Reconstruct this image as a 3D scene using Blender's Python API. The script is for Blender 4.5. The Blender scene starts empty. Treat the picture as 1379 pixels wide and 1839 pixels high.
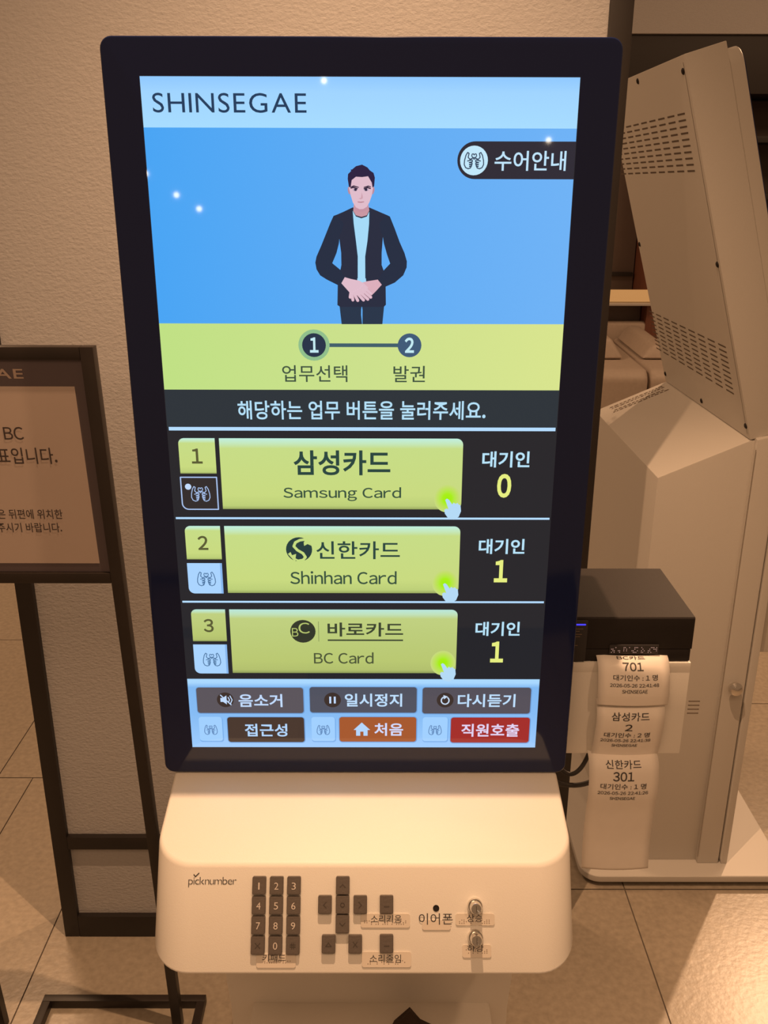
import bpy, bmesh, math, random
from mathutils import Vector, Matrix
random.seed(7)
SC = bpy.context.scene
COL = SC.collection

# ------------------------------------------------------------------ camera
RW = [(0.99999, -0.0015, 0.0025), (0.0019, -0.3361, -0.9418), (0.0022, 0.9418, -0.3361)]   # right, down, forward
cam = bpy.data.cameras.new('camera'); cam_o = bpy.data.objects.new('camera', cam); COL.objects.link(cam_o)
r = Vector(RW[0]).normalized(); fw = Vector(RW[2]); fw = (fw - r * fw.dot(r)).normalized(); dn = fw.cross(r)
cam_o.matrix_world = Matrix(((r.x, -dn.x, -fw.x, 0.0205), (r.y, -dn.y, -fw.y, -0.9157), (r.z, -dn.z, -fw.z, 1.52), (0, 0, 0, 1)))
cam.sensor_fit = 'VERTICAL'; cam.sensor_height = 36.0; cam.lens = 1650.0 / 1839.0 * 36.0
cam.clip_start = 0.01; cam.clip_end = 60
SC.camera = cam_o
# ------------------------------------------------------------------ world, lights, exposure
SC.view_settings.view_transform = 'Standard'; SC.view_settings.look = 'None'
SC.view_settings.gamma = 1.0; SC.view_settings.use_curve_mapping = False
SC.view_settings.exposure = 0.0
W = bpy.data.worlds.new('room_glow'); SC.world = W; W.use_nodes = True
W.node_tree.nodes['Background'].inputs[0].default_value = (1.0, 0.56, 0.29, 1)
W.node_tree.nodes['Background'].inputs[1].default_value = 0.25

def area(name, loc, target, size, power, col, spread=180):
    l = bpy.data.lights.new(name, 'AREA'); l.shape = 'DISK'; l.size = size; l.energy = power; l.color = col
    l.spread = math.radians(spread)
    o = bpy.data.objects.new(name, l); COL.objects.link(o); o.location = loc
    o.rotation_euler = (Vector(target) - Vector(loc)).to_track_quat('-Z', 'Y').to_euler()
    return o
def spot(name, loc, target, power, col, ang, blend=.6, radius=.04):
    l = bpy.data.lights.new(name, 'SPOT'); l.energy = power; l.color = col; l.spot_size = math.radians(ang)
    l.spot_blend = blend; l.shadow_soft_size = radius
    o = bpy.data.objects.new(name, l); COL.objects.link(o); o.location = loc
    o.rotation_euler = (Vector(target) - Vector(loc)).to_track_quat('-Z', 'Y').to_euler()
    return o
WARM = (1.0, 0.60, 0.335)
spot('downlight', (0.03, 0.045, 2.8), (0.03, 0.04, 0.0), 165, WARM, 88, .95, .008)
area('ceiling_light', (-0.4, -1.6, 3.0), (0, 0.4, 0.8), 1.2, 17, WARM)
spot('downlight', (2.25, 3.0, 2.9), (0.9, 0.7, 0.0), 290, WARM, 60)
spot('downlight', (0.9, -1.5, 2.9), (-0.8, 0.7, 0.2), 36, WARM, 60)
area('ceiling_light', (-1.6, 2.4, 3.0), (-1.6, 2.4, 0), 0.8, 45, WARM)
area('ceiling_light', (2.2, 2.2, 3.0), (2.2, 2.2, 0), 0.8, 20, WARM)
for (x, y, z) in ((-1.233, -5, 1.455), (-1.10, -5, 1.375), (-1.41, -5, 1.576), (-.323, -5, 2.09), (1.346, -5, 1.218), (1.357, -5, 1.423), (1.012, -5, 1.77)):
    l = bpy.data.lights.new('shop_lamp', 'POINT'); l.energy = .35; l.color = (1, .8, .6); l.shadow_soft_size = .016
    o = bpy.data.objects.new('shop_lamp', l); COL.objects.link(o); o.location = (x, y, z)
#ENDLIGHTS

# ------------------------------------------------------------------ materials
def lin(h):
    h = h.lstrip('#'); c = [int(h[i:i + 2], 16) / 255 for i in (0, 2, 4)]
    return tuple((x / 12.92 if x <= .04045 else ((x + .055) / 1.055) ** 2.4) for x in c) + (1,)
def mat(name, col, rough=.5, metal=0., spec=.5, bump=0, bscale=40, vary=0, stretch=(1, 1, 1), coat=0):
    m = bpy.data.materials.new(name); m.use_nodes = True; nt = m.node_tree; b = nt.nodes['Principled BSDF']
    c = lin(col) if isinstance(col, str) else tuple(col) + (1,)
    b.inputs['Base Color'].default_value = c; b.inputs['Roughness'].default_value = rough
    b.inputs['Metallic'].default_value = metal; b.inputs['Specular IOR Level'].default_value = spec
    b.inputs['Coat Weight'].default_value = coat
    tc = nt.nodes.new('ShaderNodeTexCoord'); mp = nt.nodes.new('ShaderNodeMapping'); mp.inputs['Scale'].default_value = stretch
    nt.links.new(tc.outputs['Object'], mp.inputs['Vector'])
    nz = nt.nodes.new('ShaderNodeTexNoise'); nz.inputs['Scale'].default_value = bscale; nz.inputs['Detail'].default_value = 5
    nt.links.new(mp.outputs['Vector'], nz.inputs['Vector'])
    if bump:
        bp = nt.nodes.new('ShaderNodeBump'); bp.inputs['Strength'].default_value = bump; bp.inputs['Distance'].default_value = .004
        nt.links.new(nz.outputs['Fac'], bp.inputs['Height']); nt.links.new(bp.outputs['Normal'], b.inputs['Normal'])
    mx = nt.nodes.new('ShaderNodeMix'); mx.data_type = 'RGBA'; mx.blend_type = 'MULTIPLY'; mx.inputs[0].default_value = 1
    mr = nt.nodes.new('ShaderNodeMapRange'); mr.inputs['To Min'].default_value = 1 - vary; mr.inputs['To Max'].default_value = 1.0
    mr.inputs['From Min'].default_value = .3; mr.inputs['From Max'].default_value = .7
    nt.links.new(nz.outputs['Fac'], mr.inputs['Value'])
    mx.inputs[6].default_value = c; nt.links.new(mr.outputs['Result'], mx.inputs[7]); nt.links.new(mx.outputs[2], b.inputs['Base Color'])
    return m
_lcd = {}
def lcd(col, strength=1.0):
    """a lit area of the display: emits the colour behind a slightly glossy front"""
    k = (col, strength)
    if k in _lcd: return _lcd[k]
    m = bpy.data.materials.new('lcd_' + col.lstrip('#')); m.use_nodes = True; b = m.node_tree.nodes['Principled BSDF']
    b.inputs['Base Color'].default_value = (0.004, 0.004, 0.005, 1); b.inputs['Roughness'].default_value = .03
    b.inputs['Specular IOR Level'].default_value = .4
    b.inputs['Emission Color'].default_value = lin(col); b.inputs['Emission Strength'].default_value = strength
    _lcd[k] = m; return m
def lcd_ramp(name, stops, axis=0, radial=False):
    m = bpy.data.materials.new(name); m.use_nodes = True; nt = m.node_tree; b = nt.nodes['Principled BSDF']
    b.inputs['Base Color'].default_value = (0.004, 0.004, 0.005, 1); b.inputs['Roughness'].default_value = .03
    b.inputs['Specular IOR Level'].default_value = .4
    tc = nt.nodes.new('ShaderNodeTexCoord'); sp = nt.nodes.new('ShaderNodeSeparateXYZ'); nt.links.new(tc.outputs['Generated'], sp.inputs[0])
    rp = nt.nodes.new('ShaderNodeValToRGB'); e = rp.color_ramp.elements
    while len(e) < len(stops): e.new(.5)
    for el, (p, c) in zip(e, stops): el.position = p; el.color = lin(c)
    if radial:
        gr = nt.nodes.new('ShaderNodeVectorMath'); gr.operation = 'DISTANCE'; gr.inputs[1].default_value = (.5, 0, .5)
        cb = nt.nodes.new('ShaderNodeCombineXYZ'); nt.links.new(sp.outputs[0], cb.inputs[0]); nt.links.new(sp.outputs[2], cb.inputs[2])
        nt.links.new(cb.outputs[0], gr.inputs[0]); ml = nt.nodes.new('ShaderNodeMath'); ml.operation = 'MULTIPLY'; ml.inputs[1].default_value = 2
        nt.links.new(gr.outputs['Value'], ml.inputs[0]); nt.links.new(ml.outputs[0], rp.inputs[0])
    else:
        nt.links.new(sp.outputs[axis], rp.inputs[0])
    nt.links.new(rp.outputs[0], b.inputs['Emission Color']); b.inputs['Emission Strength'].default_value = 1
    return m

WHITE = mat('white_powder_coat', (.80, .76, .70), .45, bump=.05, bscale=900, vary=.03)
WHITE2 = mat('white_powder_coat_shaded', (.57, .535, .49), .5, bump=.05, bscale=900, vary=.05)  # same white, darkened: the rear kiosk's shade is put into the colour
SEAM = mat('shadow_gap', (.10, .07, .05), .7)
GLASS = mat('black_display_glass', (.005, .012, .06), .07, spec=.5, bscale=3)  # blue in the base colour stands in for screen glare on black glass
RIM = mat('black_rim', (.012, .012, .018), .3)
KEYM = mat('grey_brown_rubber_key', (.12, .098, .085), .5, bump=.1, bscale=400, vary=.1)
KEYL = mat('key_print', (.62, .55, .50), .6)
KEYD = mat('key_relief', (.07, .056, .047), .55)
INK = mat('dark_grey_ink', (.05, .045, .045), .6)
INK2 = mat('faded_ink', (.19, .13, .09), .6)
CLEAR = mat('label_film', (.74, .66, .57), .25, coat=.5, bscale=30, vary=.06)
METAL = mat('polished_steel', (.75, .72, .68), .15, metal=1)
BLACKP = mat('black_plastic', (.016, .012, .011), .7, spec=.3, bump=.05, bscale=700)
BLACKS = mat('matt_black_plastic', (.028, .024, .024), .6)
PAPER = mat('thermal_paper', (.86, .79, .72), .6, vary=.03, bscale=60)
POST = mat('dark_bronze_metal', (.018, .013, .011), .45, vary=.2, bscale=14)
STANDM = mat('black_steel_stand', (.022, .015, .012), .42, vary=.2, bscale=20)
PLAST = mat('beige_textured_wallcovering', (.455, .44, .44), .75, bump=.32, bscale=170, vary=.05, stretch=(.9, 1, 1.5))
FLOORM = mat('beige_stone_tile', (.365, .305, .235), .30, bump=.09, bscale=75, vary=.22)
GROUT = mat('tile_grout', (.13, .10, .075), .8)
BOARD = mat('dark_plum_poster_border', (.10, .078, .088), .5)
POSTP = mat('sign_paper', (.50, .405, .355), .5, vary=.06, bscale=6)
POSTT = mat('poster_ink', (.055, .04, .038), .6)
POSTW = mat('poster_gold_lettering', (.42, .32, .27), .6)
SOFAM = mat('cream_leather', (.52, .43, .36), .55, bump=.1, bscale=60, vary=.08)
DARKW = mat('dark_fascia', (.022, .017, .016), .6)
TAUPE = mat('taupe_panel', (.16, .12, .105), .6, vary=.15, bscale=4)
REDW = mat('red_brown_wood', (.20, .075, .045), .5, vary=.2, bscale=12, stretch=(8, 8, 1))
CABLEM = mat('black_cable', (.02, .016, .014), .5)
LEDB = lcd('#3a34f0', 2.2)
LEDR = lcd('#c89a88', .8)

# ------------------------------------------------------------------ mesh helpers
def mesh_obj(name, verts, faces, mats, parent=None, fm=None, smooth=False):
    """verts in world space; the object's origin is put at the middle of its box"""
    xs, ys, zs = zip(*verts)
    c = Vector(((min(xs) + max(xs)) / 2, (min(ys) + max(ys)) / 2, (min(zs) + max(zs)) / 2))
    me = bpy.data.meshes.new(name); me.from_pydata([tuple(Vector(v) - c) for v in verts], [], faces)
    mats = mats if isinstance(mats, (list, tuple)) else [mats]
    for m in mats: me.materials.append(m)
    if fm:
        for p, i in zip(me.polygons, fm): p.material_index = i
    if smooth:
        for p in me.polygons: p.use_smooth = True
    me.update()
    o = bpy.data.objects.new(name, me); COL.objects.link(o)
    place(o, c, parent); return o
def wloc(o):
    p = Vector((0, 0, 0))
    while o: p = p + o.location; o = o.parent
    return p
def place(o, c, parent):
    if parent:
        o.parent = parent; o.location = Vector(c) - wloc(parent)
    else: o.location = c
def from_bm(name, bm, mats, parent=None, smooth=False, auto=True):
    bmesh.ops.recalc_face_normals(bm, faces=bm.faces)
    bm.verts.index_update()
    v = [tuple(x.co) for x in bm.verts]; f = [[y.index for y in x.verts] for x in bm.faces]; fm = [x.material_index for x in bm.faces]
    o = mesh_obj(name, v, f, mats, parent, fm, smooth); bm.free()
    if smooth and auto:
        o.data.set_sharp_from_angle(angle=math.radians(35))
    return o
def bm_box(bm, x0, x1, y0, y1, z0, z1, bev=0, seg=2):
    vs = [bm.verts.new(p) for p in ((x0, y0, z0), (x1, y0, z0), (x1, y1, z0), (x0, y1, z0), (x0, y0, z1), (x1, y0, z1), (x1, y1, z1), (x0, y1, z1))]
    fs = [bm.faces.new([vs[i] for i in q]) for q in ((0, 3, 2, 1), (4, 5, 6, 7), (0, 1, 5, 4), (1, 2, 6, 5), (2, 3, 7, 6), (3, 0, 4, 7))]
    if bev:
        es = set(e for f in fs for e in f.edges)
        bmesh.ops.bevel(bm, geom=list(es), offset=bev, segments=seg, profile=.6, affect='EDGES')
def box(name, x0, x1, y0, y1, z0, z1, m, parent=None, bev=.002, seg=2):
    bm = bmesh.new(); bm_box(bm, x0, x1, y0, y1, z0, z1, bev, seg); return from_bm(name, bm, m, parent, smooth=bool(bev))
def prism(name, poly, vec, m, parent=None, bev=0, seg=2):
    """poly: list of 3-D points (planar), extruded along vec"""
    bm = bmesh.new(); a = [bm.verts.new(p) for p in poly]; v = Vector(vec)
    b = [bm.verts.new(Vector(p) + v) for p in poly]; n = len(poly)
    bm.faces.new(a); bm.faces.new(b[::-1])
    for i in range(n): bm.faces.new((a[i], b[i], b[(i + 1) % n], a[(i + 1) % n]))
    bmesh.ops.recalc_face_normals(bm, faces=bm.faces)
    if bev:
        es = [e for e in bm.edges if e.calc_face_angle(0) > .35]
        bmesh.ops.bevel(bm, geom=es, offset=bev, segments=seg, profile=.6, affect='EDGES')
    return from_bm(name, bm, m, parent, smooth=bool(bev))
def rrect(x0, x1, y0, y1, r, seg=6, corners=(1, 1, 1, 1)):
    """2-D rounded rectangle, counter-clockwise from lower left; corners = ll, lr, ur, ul"""
    out = []
    for (cx, cy, a0, on, px, py) in ((x0 + r, y0 + r, 180, corners[0], x0, y0), (x1 - r, y0 + r, 270, corners[1], x1, y0),
                                     (x1 - r, y1 - r, 0, corners[2], x1, y1), (x0 + r, y1 - r, 90, corners[3], x0, y1)):
        if not on: out.append((px, py)); continue
        for i in range(seg + 1):
            a = math.radians(a0 + 90 * i / seg); out.append((cx + r * math.cos(a), cy + r * math.sin(a)))
    return out
def disc2(cx, cy, r, n=28, ry=None):
    return [(cx + r * math.cos(2 * math.pi * i / n), cy + (ry or r) * math.sin(2 * math.pi * i / n)) for i in range(n)]
def stroke2(pts, w, closed=False, cap=True):
    """polyline -> list of 2-D polygons of width w"""
    out = []; pp = list(pts) + ([pts[0]] if closed else [])
    for (a, b) in zip(pp[:-1], pp[1:]):
        dx, dy = b[0] - a[0], b[1] - a[1]; l = math.hypot(dx, dy) or 1e-9; nx, ny = -dy / l * w / 2, dx / l * w / 2
        out.append([(a[0] + nx, a[1] + ny), (b[0] + nx, b[1] + ny), (b[0] - nx, b[1] - ny), (a[0] - nx, a[1] - ny)])
    if cap:
        for p in pp: out.append(disc2(p[0], p[1], w / 2, 10))
    return out
class Flat:
    """collects 2-D polygons with materials and a 2-D -> 3-D mapping with a lift; ONE mesh"""
    def __init__(s, fn): s.fn = fn; s.v = []; s.f = []; s.fm = []; s.m = []
    def mi(s, m):
        if m not in s.m: s.m.append(m)
        return s.m.index(m)
    def poly(s, pts, m, lift=0):
        b = len(s.v); s.v += [s.fn(x, y, lift) for x, y in pts]; s.f.append(list(range(b, b + len(pts)))); s.fm.append(s.mi(m)); return s
    def polys(s, ps, m, lift=0):
        for p in ps: s.poly(p, m, lift)
        return s
    def tris(s, vf, m, lift=0):
        vs, fs = vf; b = len(s.v); s.v += [s.fn(x, y, lift) for x, y in vs]
        for f in fs: s.f.append([b + i for i in f]); s.fm.append(s.mi(m))
        return s
    def build(s, name, parent=None): return mesh_obj(name, s.v, s.f, s.m, parent, s.fm)
def tube(name, pts, rad, m, parent=None, n=10, sub=8):
    P = [Vector(p) for p in pts]; Q = []
    for i in range(len(P) - 1):
        p0, p1, p2, p3 = P[max(i - 1, 0)], P[i], P[i + 1], P[min(i + 2, len(P) - 1)]
        for k in range(sub):
            t = k / sub
            Q.append(.5 * ((2 * p1) + (p2 - p0) * t + (2 * p0 - 5 * p1 + 4 * p2 - p3) * t * t + (3 * p1 - p0 - 3 * p2 + p3) * t ** 3))
    Q.append(P[-1]); bm = bmesh.new(); rings = []; up = Vector((0, 0, 1))
    for i, q in enumerate(Q):
        d = (Q[min(i + 1, len(Q) - 1)] - Q[max(i - 1, 0)]).normalized(); a = d.cross(up)
        if a.length < .01: a = d.cross(Vector((1, 0, 0)))
        a.normalize(); b = d.cross(a)
        rings.append([bm.verts.new(q + rad * (a * math.cos(2 * math.pi * k / n) + b * math.sin(2 * math.pi * k / n))) for k in range(n)])
    for A, B in zip(rings[:-1], rings[1:]):
        for k in range(n): bm.faces.new((A[k], A[(k + 1) % n], B[(k + 1) % n], B[k]))
    bm.faces.new(rings[0]); bm.faces.new(rings[-1][::-1])
    return from_bm(name, bm, m, parent, smooth=True)
def lathe(name, prof, origin, axis, m, parent=None, n=28):
    """prof: (radius, height along axis)"""
    ax = Vector(axis).normalized(); a = ax.cross(Vector((1, 0, 0)))
    if a.length < .1: a = ax.cross(Vector((0, 1, 0)))
    a.normalize(); b = ax.cross(a); bm = bmesh.new(); rings = []
    for (rr, h) in prof:
        rings.append([bm.verts.new(Vector(origin) + ax * h + max(rr, 1e-5) * (a * math.cos(2 * math.pi * k / n) + b * math.sin(2 * math.pi * k / n))) for k in range(n)])
    for A, B in zip(rings[:-1], rings[1:]):
        for k in range(n): bm.faces.new((A[k], A[(k + 1) % n], B[(k + 1) % n], B[k]))
    bm.faces.new(rings[0]); bm.faces.new(rings[-1][::-1])
    return from_bm(name, bm, m, parent, smooth=True)
def tag(o, label=None, cat=None, group=None, kind=None):
    if label: o['label'] = label
    if cat: o['category'] = cat
    if group: o['group'] = group
    if kind: o['kind'] = kind
    return o
def empty(name, loc, label, cat, group=None):
    o = bpy.data.objects.new(name, None); COL.objects.link(o); o.location = loc; o.empty_display_size = .1
    return tag(o, label, cat, group)

# ------------------------------------------------------------------ lettering (the built-in font, glyph by glyph)
_gl = {}
def glyph(ch, bold):
    k = (ch, bold)
    if k in _gl: return _gl[k]
    c = bpy.data.curves.new('glyph', 'FONT'); c.body = ch; c.offset = bold; c.resolution_u = 4
    o = bpy.data.objects.new('glyph', c); COL.objects.link(o)
    dg = bpy.context.evaluated_depsgraph_get(); me = bpy.data.meshes.new_from_object(o.evaluated_get(dg))
    vs = [(v.co.x, v.co.y) for v in me.vertices]; fs = [tuple(p.vertices) for p in me.polygons]
    bpy.data.objects.remove(o); bpy.data.curves.remove(c); bpy.data.meshes.remove(me)
    _gl[k] = (vs, fs); return _gl[k]
def text2(s, x0, x1, y0, y1, bold=0., gap=.07, full=True):
    """the string's outline fitted into the box; y runs UP from y0 to y1 (pass y0 > y1 for downward axes)"""
    V = []; F = []; pen = 0
    for ch in s:
        if ch == ' ': pen += .27; continue
        hang = 0xAC00 <= ord(ch) <= 0xD7A3
        g = chr(ord(ch) + 0xFEE0) if (full and 33 <= ord(ch) <= 126 and ch not in '-:') else ch
        vs, fs = glyph(g, bold)
        if not vs: continue
        a = min(v[0] for v in vs); b = max(v[0] for v in vs); o = len(V)
        if hang: V += [(v[0] + pen, v[1]) for v in vs]; pen += .93
        else: V += [(v[0] - a + pen + gap / 2, v[1]) for v in vs]; pen += b - a + gap
        F += [tuple(i + o for i in f) for f in fs]
    xa = min(v[0] for v in V); xb = max(v[0] for v in V); ya = min(v[1] for v in V); yb = max(v[1] for v in V)
    return [(x0 + (v[0] - xa) / (xb - xa) * (x1 - x0), y0 + (v[1] - ya) / (yb - ya) * (y1 - y0)) for v in V], F

# ================================================================== THE SETTING
# floor: stone tiles with grout lines, one structure
fb = bmesh.new()
def tile(x0, x1, y0, y1, g=.0014):
    vs = [fb.verts.new(p) for p in ((x0 + g, y0 + g, 0), (x1 - g, y0 + g, 0), (x1 - g, y1 - g, 0), (x0 + g, y1 - g, 0))]
    fb.faces.new(vs).material_index = 0
for i in range(-1, 6):
    for j in range(-3, 9):
        tile(-.222 + .8 * (i + 1) - .8, .578 + .8 * (i + 1) - .8, .775 + .8 * j, 1.575 + .8 * j) if i >= 0 else None
for j in range(-3, 8):
    y0, y1 = .392 + .8 * j, 1.192 + .8 * j
    ed = [-.222, -.69, -.925, -1.725, -2.525, -3.325] if j == 0 else [-.222, -1.022, -1.822, -2.622, -3.422]
    for a, b in zip(ed[:-1], ed[1:]): tile(b, a, y0, y1)
gv = [fb.verts.new(p) for p in ((-3.5, -2.1, -.0025), (4.6, -2.1, -.0025), (4.6, 8, -.0025), (-3.5, 8, -.0025))]
fb.faces.new(gv).material_index = 1
floor = from_bm('floor', fb, [FLOORM, GROUT]); tag(floor, 'large beige stone floor tiles with thin dark joints', 'floor', kind='structure')

PY = .645
w = box('wall_back', -.63, .372, PY, .71, 0, 2.6, PLAST, bev=0); tag(w, 'freestanding beige textured partition behind the front kiosk', 'wall', kind='structure')
t = box('trim_1', -.656, -.624, .633, .72, 0, 2.6, POST, bev=.002); tag(t, 'dark metal post at the left end of the partition', 'post', kind='structure')
t = box('trim_2', .362, .397, .633, .72, 0, 2.6, POST, bev=.002); tag(t, 'dark metal post at the right end of the partition', 'post', kind='structure')
t = box('trim_3', -.624, .362, .633, .646, .228, .258, POST, bev=.001); tag(t, 'dark metal rail low across the partition', 'rail', kind='structure')
t = box('baseboard_back', -.624, .362, .633, .646, 0, .054, POST, bev=.001); tag(t, 'dark metal baseboard along the foot of the partition', 'baseboard', kind='structure')
FY = 4.0
w = box('wall_far', .2, 4.4, FY + .35, FY + .45, 0, 2.6, TAUPE, bev=0); tag(w, 'dim taupe far wall of the store', 'wall', kind='structure')
w = box('trim_4', .2, 4.4, FY - .02, FY + .35, 2.2, 2.9, PLAST, bev=.004); tag(w, 'beige soffit above the dark fascia in the background', 'soffit', kind='structure')
w = box('trim_5', .2, 4.4, FY, FY + .35, 1.94, 2.2, DARKW, bev=.002); tag(w, 'dark fascia band under the beige soffit', 'fascia', kind='structure')
w = box('trim_6', 1.40, 1.75, FY - .05, FY + .35, 0, 1.94, REDW, bev=.004); tag(w, 'red brown wooden pillar in the background', 'pillar', kind='structure')

# background counter with a lit ledge
ct = empty('display_counter', (1.05, FY + .15, 0), 'taupe wall counter with a lit ledge behind the cream sofa', 'counter')
box('body', .7, 1.395, FY + .05, FY + .34, 0, .93, TAUPE, ct)
box('ledge', .7, 1.44, FY - .10, FY + .34, .932, .945, WHITE2, ct)
box('light_strip', .72, 1.43, FY - .08, FY - .06, .95, 1.01, lcd('#d89a5c', .75), ct)
box('back_panel', .7, 1.395, FY + .26, FY + .34, .946, 1.9, TAUPE, ct)
box('dark_rail', .7, 1.385, FY + .235, FY + .26, 1.05, 1.07, DARKW, ct)
rc = empty('display_shelf', (2.4, FY + .2, 0), 'dim brown shelving at the right edge beyond the rear kiosk', 'shelf')
box('back_board', 1.76, 3.4, FY + .28, FY + .34, 0, 1.93, mat('brown_shelf_board', (.07, .04, .03), .6, vary=.2, bscale=5), rc)
for zz in (.5, 1.0, 1.45, 1.72): box('shelf_board', 1.76, 3.4, FY + .02, FY + .28, zz, zz + .03, DARKW, rc)

# sofa
so = empty('sofa', (1.3, 3.6, 0), 'cream leather sofa in the background between the two kiosks', 'sofa')
box('plinth', 1.0, 2.0, 3.25, 4.0, 0, .10, DARKW, so)
for xa, xb in ((.98, 1.222), (1.232, 1.60), (1.61, 2.0)):
    prism('seat_cushion', [(xa, 3.18, .10), (xa, 3.18, .70), (xa, 3.22, .735), (xa, 3.95, .76), (xa, 3.95, .10)], (xb - xa, 0, 0), SOFAM, so, bev=.025, seg=3)
prism('backrest', [(.96, 3.955, .70), (.96, 3.955, .83), (.96, 3.99, .845), (.96, 3.99, .70)], (1.04, 0, 0), SOFAM, so, bev=.008)
prism('back_cushion', [(1.24, 3.90, .765), (1.40, 3.90, .765), (1.36, 3.93, .83), (1.30, 3.93, .83)], (0, -.5, -.02), SOFAM, so, bev=.02, seg=3)
prism('back_cushion', [(1.02, 3.90, .765), (1.16, 3.90, .765), (1.10, 3.93, .86), (1.03, 3.93, .86)], (0, -.5, -.02), SOFAM, so, bev=.02, seg=3)

# ================================================================== THE FRONT KIOSK
SW, SH, ZC = .3985, .7085, 1.2571
ZT = ZC + SH / 2
kiosk = empty('ticket_kiosk', (0, .15, 0), 'white queue ticket kiosk with a large lit touch screen and keypad tray, nearest the viewer', 'kiosk')
DX0, DX1, DZ0, DZ1 = -.2335, .2365, .8675, 1.6445
def xz(poly, y): return [(x, y, z) for x, z in poly]
prism('display_bezel', xz(rrect(DX0, DX1, DZ0, DZ1, .011), 0), (0, .014, 0), GLASS, kiosk, bev=.0022, seg=3)
prism('display_rim', xz(rrect(DX0 + .001, DX1 - .001, DZ0 + .001, DZ1 - .001, .011), .0145), (0, .022, 0), RIM, kiosk, bev=.002)
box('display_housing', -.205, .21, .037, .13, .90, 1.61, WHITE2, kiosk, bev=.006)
screen = box('screen', -SW / 2 - .0006, SW / 2 + .0006, -.0005, .0002, ZC - SH / 2 - .0006, ZT + .0006, lcd('#22242a'), kiosk, bev=0)
UI = lambda x, y, l=0: (-SW / 2 + x / 1080 * SW, -.0007 - l * .00012, ZT - y / 1920 * SH)
R2 = lambda x0, y0, x1, y1: [(x0, y0), (x1, y0), (x1, y1), (x0, y1)]
def flat(): return Flat(UI)
def letter(s, x0, x1, ytop, ybot, col, bold=0., lift=6, gap=.07, full=True, name='lettering'):
    return flat().tris(text2(s, x0, x1, ybot, ytop, bold, gap, full), lcd(col), lift).build(name, screen)
NAVY = '#1f3c5c'; DARKT = '#24453f'; PALE = '#b4e0f8'; OLIVE = '#585a34'
VIDEO = lcd_ramp('lcd_video_blue', [(0, '#45a4f4'), (.5, '#5cabf4'), (1, '#6db2f6')], 0)
YEL = lcd_ramp('lcd_lime_banner', [(0, '#bfe084'), (.5, '#cbe08c'), (1, '#d8e48e')], 0)
BTN = lcd_ramp('lcd_lime_button', [(0, '#96a55e'), (.05, '#bccf78'), (.2, '#c8da80'), (.86, '#c6dc86'), (.93, '#c4e8bc'), (1, '#bfeede')], 2)
BTN3 = lcd_ramp('lcd_lime_button_low', [(0, '#8a9856'), (.05, '#b2c06e'), (.2, '#b9c872'), (.86, '#bfd080'), (.93, '#c0e2bc'), (1, '#b8e6dc')], 2)
flat().poly(R2(0, 0, 1080, 116), lcd_ramp('lcd_header_blue', [(0, '#a6dcff'), (.7, '#9fd4ff'), (1, '#8ec8ff')], 2), 1).build('header_banner', screen)
letter('SHINSEGAE', 27, 407, 37, 82, NAVY, .0, gap=.14, full=False)
flat().poly(R2(0, 116, 1080, 599), VIDEO, 1).build('video_panel', screen)
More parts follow.
